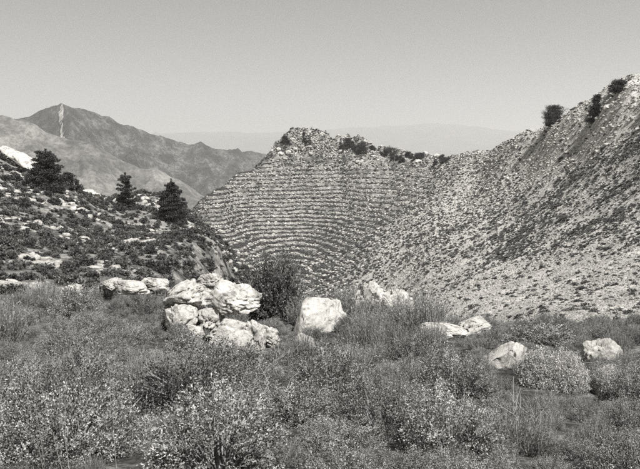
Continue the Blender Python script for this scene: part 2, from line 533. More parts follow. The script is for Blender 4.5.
# the valley floor, out to the horizon
ang = np.linspace(0, 2 * math.pi, 97)[:-1]
rad = [0, 400, 1500, 4000, 9000, 18000, 40000]
pv, pf = [(0, 0, FOOT - 1.0)], []
for r in rad[1:]:
    for a in ang:
        pv.append((r * math.sin(a), r * math.cos(a), FOOT - 1.0 + (8 * math.sin(a * 7 + r) if r < 20000 else 0)))
n = len(ang)
for k in range(len(rad) - 2):
    for i in range(n):
        a0, a1 = 1 + k * n + i, 1 + k * n + (i + 1) % n
        pf.append((a0, a1, a1 + n, a0 + n))
for i in range(0, n, 2):
    pf.append((0, 1 + (i + 2) % n, 1 + (i + 1) % n, 1 + i))
pl = mesh_obj('valley_plain', np_mesh('valley_plain', pv, pf, MAT['plain'], smooth=True))
tag(pl, 'valley plain reaching to the horizon', 'plain', kind='structure')
# flanks of the near terrain run down to the plain behind and beside the camera
ring = []
edge = [(XX[0, j], YY[0, j], ZZ[0, j]) for j in range(nD - 1, -1, -8)] + [(XX[-1, j], YY[-1, j], ZZ[-1, j]) for j in range(0, nD, 8)]

# ------------------------------------------------------------------ rocks
def ico(sub):
    bm = bmesh.new()
    bmesh.ops.create_icosphere(bm, subdivisions=sub, radius=1.0)
    v = np.array([q.co[:] for q in bm.verts]); f = np.array([[q.index for q in k.verts] for k in bm.faces])
    bm.free()
    return v, f
ICO = {k: ico(k) for k in (1, 2, 3, 5)}
def rock_verts(seed, sub, cuts=13, rough=0.20, pits=0.10, boxy=3.0, fract=1.0):
    r = np.random.default_rng(seed)
    v, f = ICO[sub]
    v = v / ((np.abs(v) ** boxy).sum(1, keepdims=True) ** (1 / boxy))
    for _ in range(cuts):
        nrm = r.normal(size=3); nrm /= np.linalg.norm(nrm)
        o = r.uniform(0.62, 0.95)
        dd = v @ nrm - o
        v = v - np.where(dd > 0, dd, 0)[:, None] * nrm * 0.92
    if sub >= 3:
        nr = v / np.linalg.norm(v, axis=1, keepdims=True)
        s = seed * 3.17 % 50
        q = v * 2.2 + s
        disp = (fbm(q[:, 0], q[:, 1], q[:, 2], 6, seed, 0.6) - 0.5) * 2 * rough
        q = v * 1.2 + s + 3
        bed = fbm(q[:, 0] * 0.8, q[:, 1] * 0.8, q[:, 2] * 5.0, 3, seed + 20)          # bedding ledges
        disp = disp + (np.floor(bed * 9) / 9 - bed) * rough * 1.6
        q = v * 3.1 + s + 9
        rg = fbm(q[:, 0], q[:, 1], q[:, 2] * 1.6, 4, seed + 50, ridged=True)
        disp = disp - 1.6 * pits * sstep(0.66, 0.84, rg)
        nb = 26
        sd_ = r.uniform(-1, 1, (nb, 3)) * np.array([1, 1, 0.9])
        wv = v + 0.10 * np.stack([fbm(v[:, 0] * 3 + k * 7, v[:, 1] * 3, v[:, 2] * 3, 3, seed + k) - 0.5 for k in range(3)], 1) * 2
        dm = np.linalg.norm((wv[:, None] - sd_[None]) * np.array([1, 1, 1.7]), axis=2)
        srt = np.sort(dm, axis=1); edge = srt[:, 1] - srt[:, 0]
        off = r.uniform(-0.13, 0.10, nb)[dm.argmin(1)]
        disp = disp + off * fract * sstep(0, 0.07, edge) - 0.13 * fract * sstep(0.09, 0.0, edge)
        v = v + nr * disp[:, None]
        for _ in range(8):
            nrm = r.normal(size=3); nrm /= np.linalg.norm(nrm)
            pr = v @ nrm
            dd = pr - np.quantile(pr, r.uniform(0.86, 0.97))
            v = v - np.where(dd > 0, dd, 0)[:, None] * nrm * 0.88
        lo_, hi_ = v.min(0), v.max(0)
        v = (v - (lo_ + hi_) / 2) / (hi_ - lo_) * 1.92
    else:
        v = v * (1 + r.uniform(-0.16, 0.16, (len(v), 1)))
    return v, f

def boulder(px, d, size, sink, seed, label, rot=(0, 0, 0), lift=0.0, name='boulder', cat='boulder', group=None, sub=5, mat='rock', pits=0.12, at=None):
    v, f = rock_verts(seed, sub, pits=pits, rough=0.11 if pits < 0.08 else 0.17, fract=0.6 if pits < 0.08 else 1.0)
    v = v * np.array(size) / 2
    R3 = np.array(Euler([RAD(a) for a in rot]).to_matrix())
    v = v @ R3.T
    base = v[:, 2].min()
    p = pt(px, d) if at is None else at
    m = np_mesh(name, v - np.array([0, 0, base]), f, MAT[mat], smooth=False)
    o = mesh_obj(name, m)
    o.location = (p[0], p[1], p[2] - sink + lift)
    tag(o, label, cat, group)
    return o

G_OUT = 'limestone boulders of the foreground outcrop'
# the outcrop left of centre: slabs propped over dark hollows
boulder(226, 14.9, (1.05, 0.8, 0.62), 0.10, 11, 'low pale block under the overhanging white slab', (4, 0, 20), group=G_OUT)
boulder(205, 15.4, (0.8, 0.9, 0.75), 0.10, 12, 'rounded block propping the left end of the white slab', (0, 6, -15), group=G_OUT)
boulder(187, 15.6, (1.25, 0.95, 0.62), 0.0, 13, 'long flat white slab at the left end of the outcrop', (14, -13, 8), lift=0.40, group=G_OUT)
boulder(233, 15.4, (1.22, 1.0, 0.60), 0.0, 14, 'overhanging white slab on top of the foreground outcrop', (5, 7, -6), lift=0.48, group=G_OUT)
boulder(208, 16.3, (0.62, 0.6, 0.40), 0.0, 15, 'small knob of rock crowning the white slabs', (0, -8, 30), lift=0.84, group=G_OUT)
boulder(231, 13.3, (0.86, 0.62, 0.72), 0.16, 16, 'steep pale slab below the overhang, half hidden by grass', (-24, 0, 10), group=G_OUT, pits=0.06)
boulder(213, 13.7, (0.40, 0.4, 0.42), 0.08, 17, 'small block wedged left of the steep pale slab', (0, 10, 40), group=G_OUT)
boulder(254, 13.9, (0.46, 0.5, 0.66), 0.08, 18, 'shadowed stone between the overhang and the dark bush', (6, 0, 15), group=G_OUT)
boulder(266, 14.3, (0.52, 0.5, 0.50), 0.08, 19, 'round stone at the foot of the dark bush', (0, 12, 60), group=G_OUT)
boulder(178, 15.2, (0.7, 0.7, 0.85), 0.16, 20, 'broken block under the left end of the flat white slab', (10, 0, 35), group=G_OUT)
boulder(192, 14.7, (0.42, 0.4, 0.42), 0.10, 24, 'small broken stone in front of the flat white slab', (0, 8, 15), group=G_OUT)
# right of the dark bush
boulder(313, 15.2, (0.95, 0.8, 1.45), 0.64, 21, 'tall white boulder just right of the dark bush', (-12, 8, 10), group=G_OUT, pits=0.07)
boulder(333, 15.7, (0.75, 0.7, 1.0), 0.32, 22, 'notched white boulder leaning on the tall one right of dark bush', (0, 14, -25), group=G_OUT)
boulder(303, 13.6, (0.50, 0.45, 0.66), 0.28, 23, 'low pale stone in the grass below the tall white boulder', (-15, 0, 35), group=G_OUT)
# craggy knot right of centre
G_KNOT = 'craggy knot of rocks right of centre'
boulder(371, 18.0, (0.95, 0.8, 1.10), 0.05, 31, 'left pitted rock of the craggy knot right of centre', (0, 8, 12), lift=0.05, group=G_KNOT, pits=0.22)
boulder(394, 18.3, (1.0, 0.8, 1.0), 0.05, 32, 'right pitted rock of the craggy knot right of centre', (0, -6, 50), lift=0.0, group=G_KNOT, pits=0.24)
boulder(382, 17.2, (1.15, 0.9, 0.85), 0.08, 33, 'broad base rock of the craggy knot right of centre', (0, 4, 80), group=G_KNOT, pits=0.2)
boulder(407, 17.4, (0.65, 0.5, 0.78), 0.08, 34, 'small rock at the right foot of the craggy knot', (0, 10, 20), group=G_KNOT, pits=0.2)
# right foreground
boulder(507, 10.3, (0.70, 0.6, 0.98), 0.54, 49, 'white boulder standing alone in the right foreground', (-22, 22, -12), pits=0.09)
boulder(612, 11.0, (0.56, 0.5, 0.75), 0.38, 42, 'pale rock behind scrub near the right edge', (0, -4, 20), pits=0.06)
boulder(448, 13.6, (1.0, 0.7, 0.34), 0.06, 43, 'low flat slab among scrub left of the lone white boulder', (0, 6, 12), pits=0.08)
boulder(478, 14.4, (0.8, 0.7, 0.40), 0.08, 44, 'second low flat slab behind the lone white boulder', (0, -6, 40), pits=0.08)
# slabs on the left brow
boulder(128, 18.6, (0.95, 0.8, 0.34), 0.02, 51, 'flat white slab on the left brow above the scrub', (6, 4, 10), pits=0.05, lift=0.42)
boulder(66, 18.0, (0.60, 0.5, 0.30), 0.02, 52, 'small flat slab on the far left brow', (4, -5, 30), pits=0.05, lift=0.36)
boulder(108, 19.8, (0.7, 0.6, 0.42), 0.04, 53, 'jagged pale stone behind the flat left slab', (0, 10, 70), pits=0.15, lift=0.4)
boulder(152, 19.2, (0.8, 0.6, 0.46), 0.04, 54, 'pale stone between the flat left slab and the outcrop', (0, 10, 10), pits=0.12, lift=0.35)
# dipping slabs at the top left of the slope
for k, (px, py, sz, rot, lab) in enumerate(((14, 161, (4.6, 3.0, 1.1), (10, 27, -8), 'upper dipping white slab at the left end of the slope crest'),
        (27, 170, (4.2, 2.6, 1.0), (12, 30, 4), 'middle dipping white slab above the broad fir'),
        (38, 178, (3.2, 2.2, 0.9), (8, 24, 10), 'lowest dipping white slab beside the broad fir'),
        (64, 187, (2.6, 1.6, 1.2), (8, 14, 20), 'pale block just right of the broad fir'),
        (90, 196, (2.8, 1.8, 0.9), (8, 12, 20), 'pale ledge on the crest between the two left firs'))):
    p = hit(px, py, 40)
    boulder(px, 90, sz, 0.35, 60 + k, lab, rot, at=p, name='rock_slab', group='dipping slabs on the left crest', sub=3)

# small stones: shared meshes
STONES = []
for k in range(6):
    v, f = rock_verts(200 + k, 2, cuts=7, boxy=3)
    v = v * np.array([0.5, 0.42, 0.30])
    STONES.append(np_mesh('stone', v, f, MAT['stone']))
CRAGS = []
for k in range(4):
    v, f = rock_verts(260 + k, 3, cuts=11, rough=0.2, pits=0.22)
    CRAGS.append(np_mesh('crag_rock', v * 0.5, f, MAT['stone'], smooth=False))

# ------------------------------------------------------------------ foliage builders
def leaves_on(pos, dirs, ln, wd, r, spread=0.7):
    """diamond leaves at pos, pointing along dirs (jittered); returns verts, faces"""
    n = len(pos)
    d = dirs + r.normal(size=(n, 3)) * spread
    d /= np.linalg.norm(d, axis=1, keepdims=True) + 1e-9
    s = np.cross(d, r.normal(size=(n, 3)))
    s /= np.linalg.norm(s, axis=1, keepdims=True) + 1e-9
    L_ = (ln * r.uniform(0.6, 1.3, n))[:, None]; W_ = (wd * r.uniform(0.7, 1.25, n))[:, None]
    v = np.stack([pos, pos + d * L_ * 0.5 + s * W_ * 0.5, pos + d * L_, pos + d * L_ * 0.5 - s * W_ * 0.5], 1)
    f = np.arange(n * 4).reshape(n, 4)
    return v.reshape(-1, 3), f

def shoots(r, n, R, Hh, up, lo=0.02, flat=1.0):
    """stem curves of a shrub: base points, tips"""
    a = r.uniform(0, 2 * math.pi, n)
    c = r.uniform(0.0, 1.0, n) ** up
    th = np.arccos(np.clip(1 - c * 0.98, 0, 1))           # angle from vertical
    rr = r.uniform(0.72, 1.05, n) * (0.86 + 0.26 * np.sin(a * 2 + r.uniform(0, 6)) * np.sin(th))
    tip = np.stack([np.sin(th) * np.cos(a) * R, np.sin(th) * np.sin(a) * R, np.cos(th) * Hh * flat + lo], 1) * rr[:, None]
    base = np.stack([np.cos(a), np.sin(a), np.zeros(n)], 1) * (r.uniform(0, 0.25, n) * R)[:, None]
    return base, tip

def tubes(paths, radii, sides=3):
    V, Fc, o = [], [], 0
    for p, rr in zip(paths, radii):
        p = np.asarray(p); k = len(p)
        d = p[-1] - p[0]
        a = np.cross(d, [0.31, 0.77, 0.55]); a /= np.linalg.norm(a) + 1e-9
        b = np.cross(d, a); b /= np.linalg.norm(b) + 1e-9
        for i in range(k):
            w = rr[i] if np.ndim(rr) else rr * (1 - 0.75 * i / (k - 1))
            for s in range(sides):
                q = 2 * math.pi * s / sides
                V.append(p[i] + (a * math.cos(q) + b * math.sin(q)) * w)
        for i in range(k - 1):
            for s in range(sides):
                Fc.append((o + i * sides + s, o + i * sides + (s + 1) % sides, o + (i + 1) * sides + (s + 1) % sides, o + (i + 1) * sides + s))
        o += k * sides
    return np.array(V), np.array(Fc)

def shrub_mesh(seed, R, Hh, n_sh, n_lf, ln, wd, up=0.75, style='bush', mat='leaf', start=0.3, spread=0.7):
    r = np.random.default_rng(seed)
    base, tip = shoots(r, n_sh, R, Hh, up)
    mid = (base + tip) / 2 + np.stack([np.zeros(n_sh), np.zeros(n_sh), np.full(n_sh, 0.10 * Hh)], 1) + r.normal(size=(n_sh, 3)) * 0.04 * R
    q = start + (1 - start) * r.uniform(0, 1, (n_sh, n_lf)) ** 0.7
    q3 = q[..., None]
    pos = (1 - q3) ** 2 * base[:, None] + 2 * q3 * (1 - q3) * mid[:, None] + q3 ** 2 * tip[:, None]
    tan = 2 * (1 - q3) * (mid - base)[:, None] + 2 * q3 * (tip - mid)[:, None]
    tan = tan / (np.linalg.norm(tan, axis=-1, keepdims=True) + 1e-9)
    pos = pos + r.normal(size=pos.shape) * 0.012 * (R / 0.45)
    pos[..., 2] = np.maximum(pos[..., 2], 0.0)
    v, f = leaves_on(pos.reshape(-1, 3), tan.reshape(-1, 3), ln, wd, r, spread)
    st = np.clip(r.normal(0.44, 0.28, n_sh), 0, 1)
    tone = np.clip(st[:, None] + r.normal(0, 0.14, (n_sh, n_lf)) , 0, 1).reshape(-1)
    fol = np_mesh('foliage', v, f, MAT[mat], tone=np.repeat(tone, 4))
    k = min(n_sh, 70)
    paths = [np.array([base[i], mid[i], tip[i] * 0.97]) for i in range(k)]
    tv, tf = tubes(paths, [0.010 * (R / 0.45)] * k)
    stem = np_mesh('stem', tv, tf, MAT['twig'])
    return fol, stem

def upright_mesh(seed, R, Hh, n, mat='leaf', wd=0.012):
    """broom: dense upright switches"""
    r = np.random.default_rng(seed)
    a = r.uniform(0, 2 * math.pi, n); rr = np.sqrt(r.uniform(0, 1, n)) * R
    b = np.stack([np.cos(a) * rr * 0.55, np.sin(a) * rr * 0.55, np.zeros(n)], 1)
    t = np.stack([np.cos(a) * rr, np.sin(a) * rr, Hh * r.uniform(0.55, 1.05, n) * (1 - 0.35 * (rr / R) ** 2)], 1) + r.normal(size=(n, 3)) * 0.05
    V, Fc, T = [], [], []
    SEG = 4
    side = np.cross(t - b, r.normal(size=(n, 3))); side /= np.linalg.norm(side, axis=1, keepdims=True)
    bend = r.normal(size=(n, 3)) * 0.04; bend[:, 2] = 0
    for i in range(SEG + 1):
        q = i / SEG
        c = b * (1 - q) + t * q + bend * 4 * q * (1 - q) * 0.8
        w = wd * (1 - 0.85 * q) / 2
        V.append(np.stack([c - side * w, c + side * w], 1))
    V = np.stack(V, 1).reshape(n, -1, 3)
    per = (SEG + 1) * 2
    fq = np.array([[2 * i, 2 * i + 1, 2 * i + 3, 2 * i + 2] for i in range(SEG)])
    Fc = (np.arange(n)[:, None, None] * per + fq[None]).reshape(-1, 4)
    tone = np.repeat(np.clip(r.normal(0.5, 0.2, n), 0, 1), per)
    # short side leaves along the switches
    m = n * 9
    k = r.integers(0, n, m); q = r.uniform(0.25, 1, m)[:, None]
    pos = b[k] * (1 - q) + t[k] * q + bend[k] * 4 * q * (1 - q) * 0.8
    v2, f2 = leaves_on(pos, (t - b)[k] / np.linalg.norm((t - b)[k], axis=1, keepdims=True), 0.035, 0.007, r, 0.45)
    V = np.concatenate([V.reshape(-1, 3), v2]); Fc = np.concatenate([Fc, f2 + n * per])
    V[:, 2] = np.maximum(V[:, 2], 0)
    tone = np.concatenate([tone, np.repeat(np.clip(r.normal(0.55, 0.2, m), 0, 1), 4)])
    fol = np_mesh('foliage', V, Fc, MAT[mat], tone=tone)
    kk = r.integers(0, n, 24)
    tv, tf = tubes([np.array([b[i] * 0.6, (b[i] + t[i]) / 2, t[i] * 0.9]) for i in kk], [0.006] * 24)
    return fol, np_mesh('stem', tv, tf, MAT['twig'])

LEAFY = [shrub_mesh(300 + k, 0.46, 0.50 + 0.05 * (k % 3), 600, 46, 0.017, 0.0078, 0.85, start=0.5, mat='leaf' if k % 5 not in (1, 3) else 'leaf_mid') for k in range(5)]
SMALL = [shrub_mesh(320 + k, 0.44, 0.44, 560, 44, 0.014, 0.0066, 0.85, start=0.55, spread=0.9) for k in range(3)]
BROOM = [upright_mesh(340 + k, 0.36, 0.62, 420) for k in range(4)]
CUSH = [shrub_mesh(360, 0.46, 0.46, 3200, 20, 0.017, 0.010, 0.75, mat='leaf_pale', start=0.88, spread=2.6)]
DARK = [shrub_mesh(370, 0.62, 1.15, 760, 36, 0.040, 0.020, 0.95, mat='leaf_dark', start=0.35)]
ROUND = [shrub_mesh(372, 0.60, 0.72, 480, 34, 0.034, 0.014, 0.85, mat='leaf', start=0.4, spread=0.9)]
FARB = [shrub_mesh(380 + k, 0.5, 0.52, 70, 14, 0.13, 0.075, 0.85, mat='leaf_far', start=0.35, spread=0.9) for k in range(4)]
TUFT = [shrub_mesh(390 + k, 0.42, 0.36, 34, 9, 0.17, 0.09, 0.9, mat='leaf_far', start=0.3, spread=0.9) for k in range(3)]
TWIGP = MAT['twig']

def put_shrub(name, proto, x, y, label, group=None, s=(1, 1, 1), rz=None, cat='shrub', sink=0.03):
    z = float(zat(x, y))
    e = empty(name, (x, y, z - sink), random.uniform(0, 6.28) if rz is None else rz, s)
    for m, nm in zip(proto, ('foliage', 'stem')):
        mesh_obj(nm, m, e)
    tag(e, label, cat, group)
    return e

def xy(px, d):
    a = math.atan(uv_t(px, 150)[0])
    return d * math.sin(a), d * math.cos(a)

# named bushes
BUSY = []    # keep-out discs for the scattered scrub: x, y, r
def bush(name, proto, px, d, label, s=(1, 1, 1), rz=None, keep=0.5, group=None):
    x, y = xy(px, d)
    BUSY.append((x, y, keep))
    return put_shrub(name, proto, x, y, label, group, s, rz)
bush('evergreen_bush', DARK[0], 275, 17.3, 'large dark evergreen bush between the white boulders', (1.22, 1.1, 1.66), 0.4, 0.7)
bush('leafy_bush', ROUND[0], 181, 12.6, 'rounded leafy bush below the left end of the white slab', (0.95, 0.95, 0.92), 1.1, 0.5)
bush('leafy_bush', ROUND[0], 224, 17.6, 'leafy bush rising behind the overhanging white slab', (0.95, 0.95, 1.35), 2.3, 0.4)
bush('leafy_bush', ROUND[0], 250, 17.8, 'leafy bush behind and left of the dark evergreen bush', (0.7, 0.7, 1.4), 4.3, 0.4)
bush('cushion_shrub', CUSH[0], 560, 9.0, 'pale dome shaped cushion shrub in the right foreground', (0.82, 0.78, 1.16), 0.0, 0.42)
bush('cushion_shrub', CUSH[0], 622, 9.0, 'pale cushion shrub at the right edge', (0.6, 0.6, 0.8), 2.0, 0.35)
bush('leafy_bush', ROUND[0], 545, 12.2, 'wide arched bush behind the pale dome shaped cushion', (1.15, 0.8, 0.68), 0.2, 0.5)
for px, d, r in ((226, 14.9, 0.8), (190, 15.5, 0.8), (233, 13.2, 0.62), (313, 15.2, 0.55), (332, 15.7, 0.4), (303, 13.6, 0.3), (254, 13.9, 0.3), (266, 14.3, 0.3), (380, 17.6, 0.7), (506, 10.0, 0.45),
                 (612, 11.0, 0.4), (128, 18.6, 0.6), (66, 18.0, 0.4), (213, 13.7, 0.3), (448, 13.6, 0.5), (478, 14.4, 0.5),
                 (235, 12.4, 0.5), (508, 9.3, 0.35), (560, 8.2, 0.3)):
    x, y = xy(px, d)
    BUSY.append((x, y, r))
B = np.array(BUSY)

# foreground scrub, each bush a thing
placed = []
def zone(px, d):
    if px < 0 or px > 640: return 'out past the ' + ('left' if px < 0 else 'right') + ' edge, ' + ('near' if d < 9 else 'far')
    w = ('at the far left', 'left of the outcrop', 'in front of the outcrop', 'right of centre', 'below the lone white boulder', 'by the right edge')[int(np.searchsorted([110, 190, 345, 450, 555], px))]
    q = 'in the nearest row' if d < 5 else 'in the near foreground' if d < 8 else 'in the middle foreground' if d < 12 else 'on the foreground brow'
    return q + ' ' + w
cnt = 0
tries = 0
cand = []
while tries < 15000 and cnt < 275:
    tries += 1
    d = math.sqrt(random.uniform(3.4 ** 2, 20.5 ** 2)) if random.random() < 0.6 else random.uniform(3.4, 11)
    px = random.uniform(-60, 700)
    x, y = xy(px, d)
    s = random.uniform(0.7, 1.5) * (0.95 + 0.008 * d)
    if tries > 7000: s *= 0.62
    rr = 0.36 * s
    if d > 10 and ((B[:, 0] - x) ** 2 + (B[:, 1] - y) ** 2 < (B[:, 2] + rr * 0.7) ** 2).any(): continue
    if ((B[:, 0] - x) ** 2 + (B[:, 1] - y) ** 2 < (B[:, 2] * 0.7 + rr * 0.5) ** 2).any(): continue
    if any((a - x) ** 2 + (b - y) ** 2 < (rr + c) ** 2 for a, b, c in placed): continue
    # keep the rocks and the pale dome in view
    if 512 < px < 606 and 7.6 < d < 8.9: continue
    if 512 < px < 606 and 5.6 < d <= 7.6: s *= 0.8
    if 500 < px < 620 and 4.2 < d <= 5.6: s *= 0.75
    if px > 430 and d > 9.5: s *= 0.62
    if 195 < px < 345 and 10.8 < d < 15: s *= 0.62
    if 480 < px < 640 and 5.0 < d < 10.5: s *= 0.55
    placed.append((x, y, rr))
    k = vnoise(x / 2.2, y / 2.2, 0.0, 7) + random.uniform(-0.22, 0.22)
    k = 0.48 + 0.7 * (k - 0.5) + (0.2 if 285 < px < 480 and d > 8 else -0.04)
    if k > 0.64 and d > 7.5:
        nm, pr, word = 'broom_shrub', random.choice(BROOM), 'upright spiky broom shrub'
    elif k > 0.46 and d > 5.5:
        nm, pr, word = 'leafy_shrub', random.choice(LEAFY), 'grey leafy scrub bush'
    else:
        nm, pr, word = 'fine_leaved_shrub', random.choice(SMALL), 'fine leaved scrub bush'
    z = zone(px, d)
    put_shrub(nm, pr, x, y, word + ' ' + z, 'foreground scrub: ' + word + ' ' + z, (s, s * random.uniform(0.85, 1.15), s * random.uniform(0.8, 1.15)))
    cnt += 1

# dry stalks, lower left and scattered
def stalk_mesh(seed, n, Hh, R):
    r = np.random.default_rng(seed)
    paths = []
    for _ in range(n):
        b = np.array([r.normal() * R, r.normal() * R, 0])
        t = b + np.array([r.normal() * 0.06, r.normal() * 0.06, Hh * r.uniform(0.6, 1.05)])
        paths.append(np.array([b, (b + t) / 2 + r.normal(size=3) * 0.015, t]))
    v, f = tubes(paths, [0.0034] * n)
    return np_mesh('dry_stalk', v, f, MAT['straw'], tone=np.full(len(v), 0.6))
STALKS = [stalk_mesh(400 + k, 4, 0.62, 0.12) for k in range(4)]
for px, d, s in ((22, 5.4, 0.9), (40, 5.2, 1.0), (58, 5.5, 0.95), (75, 5.3, 0.9), (92, 5.6, 0.9), (110, 5.4, 0.85), (30, 4.6, 0.9), (66, 4.5, 0.9), (128, 5.0, 0.8), (140, 6.4, 0.7),
                 (85, 17.6, 1.3), (92, 17.9, 1.3), (545, 6.0, 0.7), (348, 6.2, 0.7), (262, 9.2, 0.8), (246, 9.8, 0.8), (352, 11, 0.9), (372, 12, 0.9), (170, 7.5, 0.7), (410, 9, 0.8)):
    x, y = xy(px, d)
    o = mesh_obj('dry_stalk_clump', random.choice(STALKS))
    o.location = (x, y, float(zat(x, y)) - 0.02)
    o.rotation_euler = (0, 0, random.uniform(0, 6))
    o.scale = (s, s, s)
    lab = ('pale dry stalks standing in the lower left scrub' if px < 145 and d < 7 else 'pale dry stalks on the left brow' if d > 17 else 'thin dry stalks poking out of the foreground scrub')
    tag(o, lab, 'dry stalks', lab)

# dead branches, grey and forked
def dead_branch(seed, Lb):
    r = np.random.default_rng(seed)
    paths, radii = [], []
    def grow(p, d, ln, rad, lvl):
        q = p + d * ln * 0.5 + r.normal(size=3) * 0.06 * ln
        e = p + d * ln + r.normal(size=3) * 0.12 * ln
        paths.append(np.array([p, q, e])); radii.append(np.array([rad, rad * 0.75, rad * 0.45]))
        if lvl:
            for _ in range(3):
                nd = d + r.normal(size=3) * 0.6; nd[2] = abs(nd[2]) * 0.8 + 0.1
                grow(q if r.uniform() < 0.5 else e, nd / np.linalg.norm(nd), ln * r.uniform(0.5, 0.75), rad * 0.55, lvl - 1)
    for _ in range(3):
        d = np.array([r.normal() * 0.5, r.normal() * 0.4, 0.8]); grow(np.zeros(3), d / np.linalg.norm(d), Lb, 0.0075, 2)
    v, f = tubes(paths, radii, 4)
    return np_mesh('dead_branch', v, f, MAT['straw'], tone=np.full(len(v), 0.1))
for k, (px, d, Lb, lab) in enumerate(((262, 9.6, 0.36, 'forked grey dead branch below the steep pale slab'), (548, 5.8, 0.26, 'forked grey dead branch in the scrub below the pale dome'), (20, 7.5, 0.34, 'bleached dead branch at the far left'),
        (352, 8.0, 0.32, 'dead twiggy branch in the middle of the foreground'), (140, 8.6, 0.32, 'dead branch in the scrub left of the outcrop'), (452, 9.2, 0.30, 'dead branch below the low flat slab'), (246, 6.2, 0.30, 'bleached dead branch nearest the camera, left of centre'))):
    x, y = xy(px, d)
    o = mesh_obj('dead_branch', dead_branch(800 + k, Lb))
    o.location = (x, y, float(zat(x, y)) - 0.02)
    tag(o, lab, 'dead branch')

# ------------------------------------------------------------------ firs
def fir(name, px, py, Hh, R, seed, label, shape, dmin=60, lean=0.0, n_br=150, sink=0.15, layered=False, full=7):
    r = np.random.default_rng(seed)
    p = hit(px, py, dmin)
    e = empty(name, (p[0], p[1], p[2] - sink))
    # trunk with limbs
    top = np.array([lean, 0, Hh * 0.93])
    paths = [np.array([[0, 0, 0], [lean * 0.2, 0.03, Hh * 0.35], [lean * 0.6, -0.03, Hh * 0.68], top])]
    radii = [np.array([0.17, 0.13, 0.08, 0.02]) * Hh / 4.5]
    pos, dr = [], []
    if layered:
        nw = max(6, int(Hh / 0.28))
        n_br = 0
        for wv_ in range(nw):
            q0 = (wv_ + 0.35) / nw
            nb_ = max(4, int(round(full * (1 - 0.5 * q0))))
            a0 = r.uniform(0, 6.28)
            for b_ in range(nb_):
                if r.uniform() < 0.10: continue
                q = max(0.01, min(0.985, q0 + r.normal(0, 0.012)))
                a = a0 + 6.283 * b_ / nb_ + r.normal(0, 0.22)
                rad = R * shape(q) * r.uniform(0.62, 1.08) * (0.6 + 0.75 * float(vnoise(math.cos(a) * 1.2 + 9, math.sin(a) * 1.2 + 9, q * 3, seed)))
                c = np.array([lean * q, 0, q * Hh * 0.94])
                tip = c + np.array([math.cos(a) * rad, math.sin(a) * rad, rad * r.uniform(-0.10, 0.28)])
                paths.append(np.array([c, (c + tip) / 2 + [0, 0, -0.05], tip])); radii.append(np.array([0.035, 0.022, 0.008]))
                m = int(70 + 110 * rad)
                sg = r.uniform(0.18, 1.0, m)[:, None] ** 0.8
                side = np.array([-math.sin(a), math.cos(a), 0])
                wdt = (0.30 * rad + 0.08) * np.sin(np.clip(sg, 0, 1) * 2.7)
                pp = c * (1 - sg) + tip * sg + side * r.uniform(-1, 1, (m, 1)) * wdt + np.array([0, 0, 1.0]) * r.normal(0.02, 0.055, (m, 1))
                pos.append(pp); dr.append(np.repeat(((tip - c) / (np.linalg.norm(tip - c) + 1e-6))[None] * 0.8 + [[0, 0, 0.3]], m, 0))
        m = 160
        sg = r.uniform(0, 1, (m, 1))
        pos.append(np.array([lean, 0, Hh * 0.84]) * (1 - sg) + np.array([lean, 0, Hh * 1.02]) * sg + r.normal(size=(m, 3)) * 0.10 * (1.05 - sg)); dr.append(np.repeat(np.array([[0, 0, 1.0]]), m, 0))
    for k in range(n_br):
        nw = max(5, int(Hh * 2.1))
        q = min(0.99, max(0.04, (r.integers(0, nw) + 0.5 + r.normal(0, 0.16)) / nw))
        h = q * Hh
        a = r.uniform(0, 2 * math.pi)
        rad = R * shape(q) * r.uniform(0.6, 1.05) * (0.55 + 0.9 * float(vnoise(math.cos(a) * 1.4 + 9, math.sin(a) * 1.4 + 9, q * 4.5, seed)))
        c = np.array([lean * q, 0, h * 0.96])
        tip = c + np.array([math.cos(a) * rad, math.sin(a) * rad, rad * r.uniform(-0.15, 0.35)])
        if k % 3 == 0:
            paths.append(np.array([c, (c + tip) / 2 + [0, 0, -0.04], tip])); radii.append(np.array([0.035, 0.022, 0.008]))
        m = 120
        s = np.clip(r.normal(0.74, 0.2, m), 0.1, 1.02)[:, None]
        cl = R * 0.085 + 0.05
        pp = c * (1 - s) + tip * s + r.normal(size=(m, 3)) * cl * np.array([1, 1, 0.6])
        pos.append(pp); dr.append(np.repeat(((tip - c) / (np.linalg.norm(tip - c) + 1e-6))[None] * 0.6 + [[0, 0, 0.35]], m, 0))
    pos, dr = np.concatenate(pos), np.concatenate(dr)
    v, f = leaves_on(pos, dr, 0.17, 0.075, r, 0.8)
    v[:, 2] = np.maximum(v[:, 2], 0.1)
    tone = np.repeat(np.clip(r.normal(0.45, 0.22, len(pos)), 0, 1), 4)
    tv, tf = tubes(paths, radii, 5)
    mesh_obj('trunk', np_mesh('trunk', tv, tf, MAT['bark'], smooth=True), e)
    mesh_obj('crown', np_mesh('crown', v, f, MAT['needle'], tone=tone), e)
    tag(e, label, 'tree')
    return e
cone = lambda q: max(0.05, (1 - q) ** 0.75) * (0.75 if q < 0.1 else 1.0)
dome = lambda q: (0.55 + 0.45 * math.sin(q * 9)) * (max(0.0, 1 - (q - 0.35) ** 2 * 2.0) ** 0.7 + 0.05)
ragged = lambda q: (0.72 + 0.28 * math.sin(q * 21 + 1)) * (1.0 - 0.55 * q)
blob = lambda q: math.sqrt(max(0.03, 1 - (q * 1.35 - 0.45) ** 2))
broad = lambda q: (1.0 - 0.62 * q ** 1.3) * (0.86 + 0.14 * math.sin(q * 17))
fir('fir_tree', 47, 191, 4.1, 2.55, 501, 'broad dark fir on the left crest below the dipping slabs', broad, 60, layered=True, full=12)
fir('fir_tree', 65, 189, 1.7, 1.0, 502, 'small dark sapling leaning beside the broad fir', broad, 60, 0.3, n_br=70)
fir('fir_tree', 75, 191, 1.3, 0.7, 505, 'smallest dark sapling right of the broad fir', broad, 60, 0.1, layered=True)
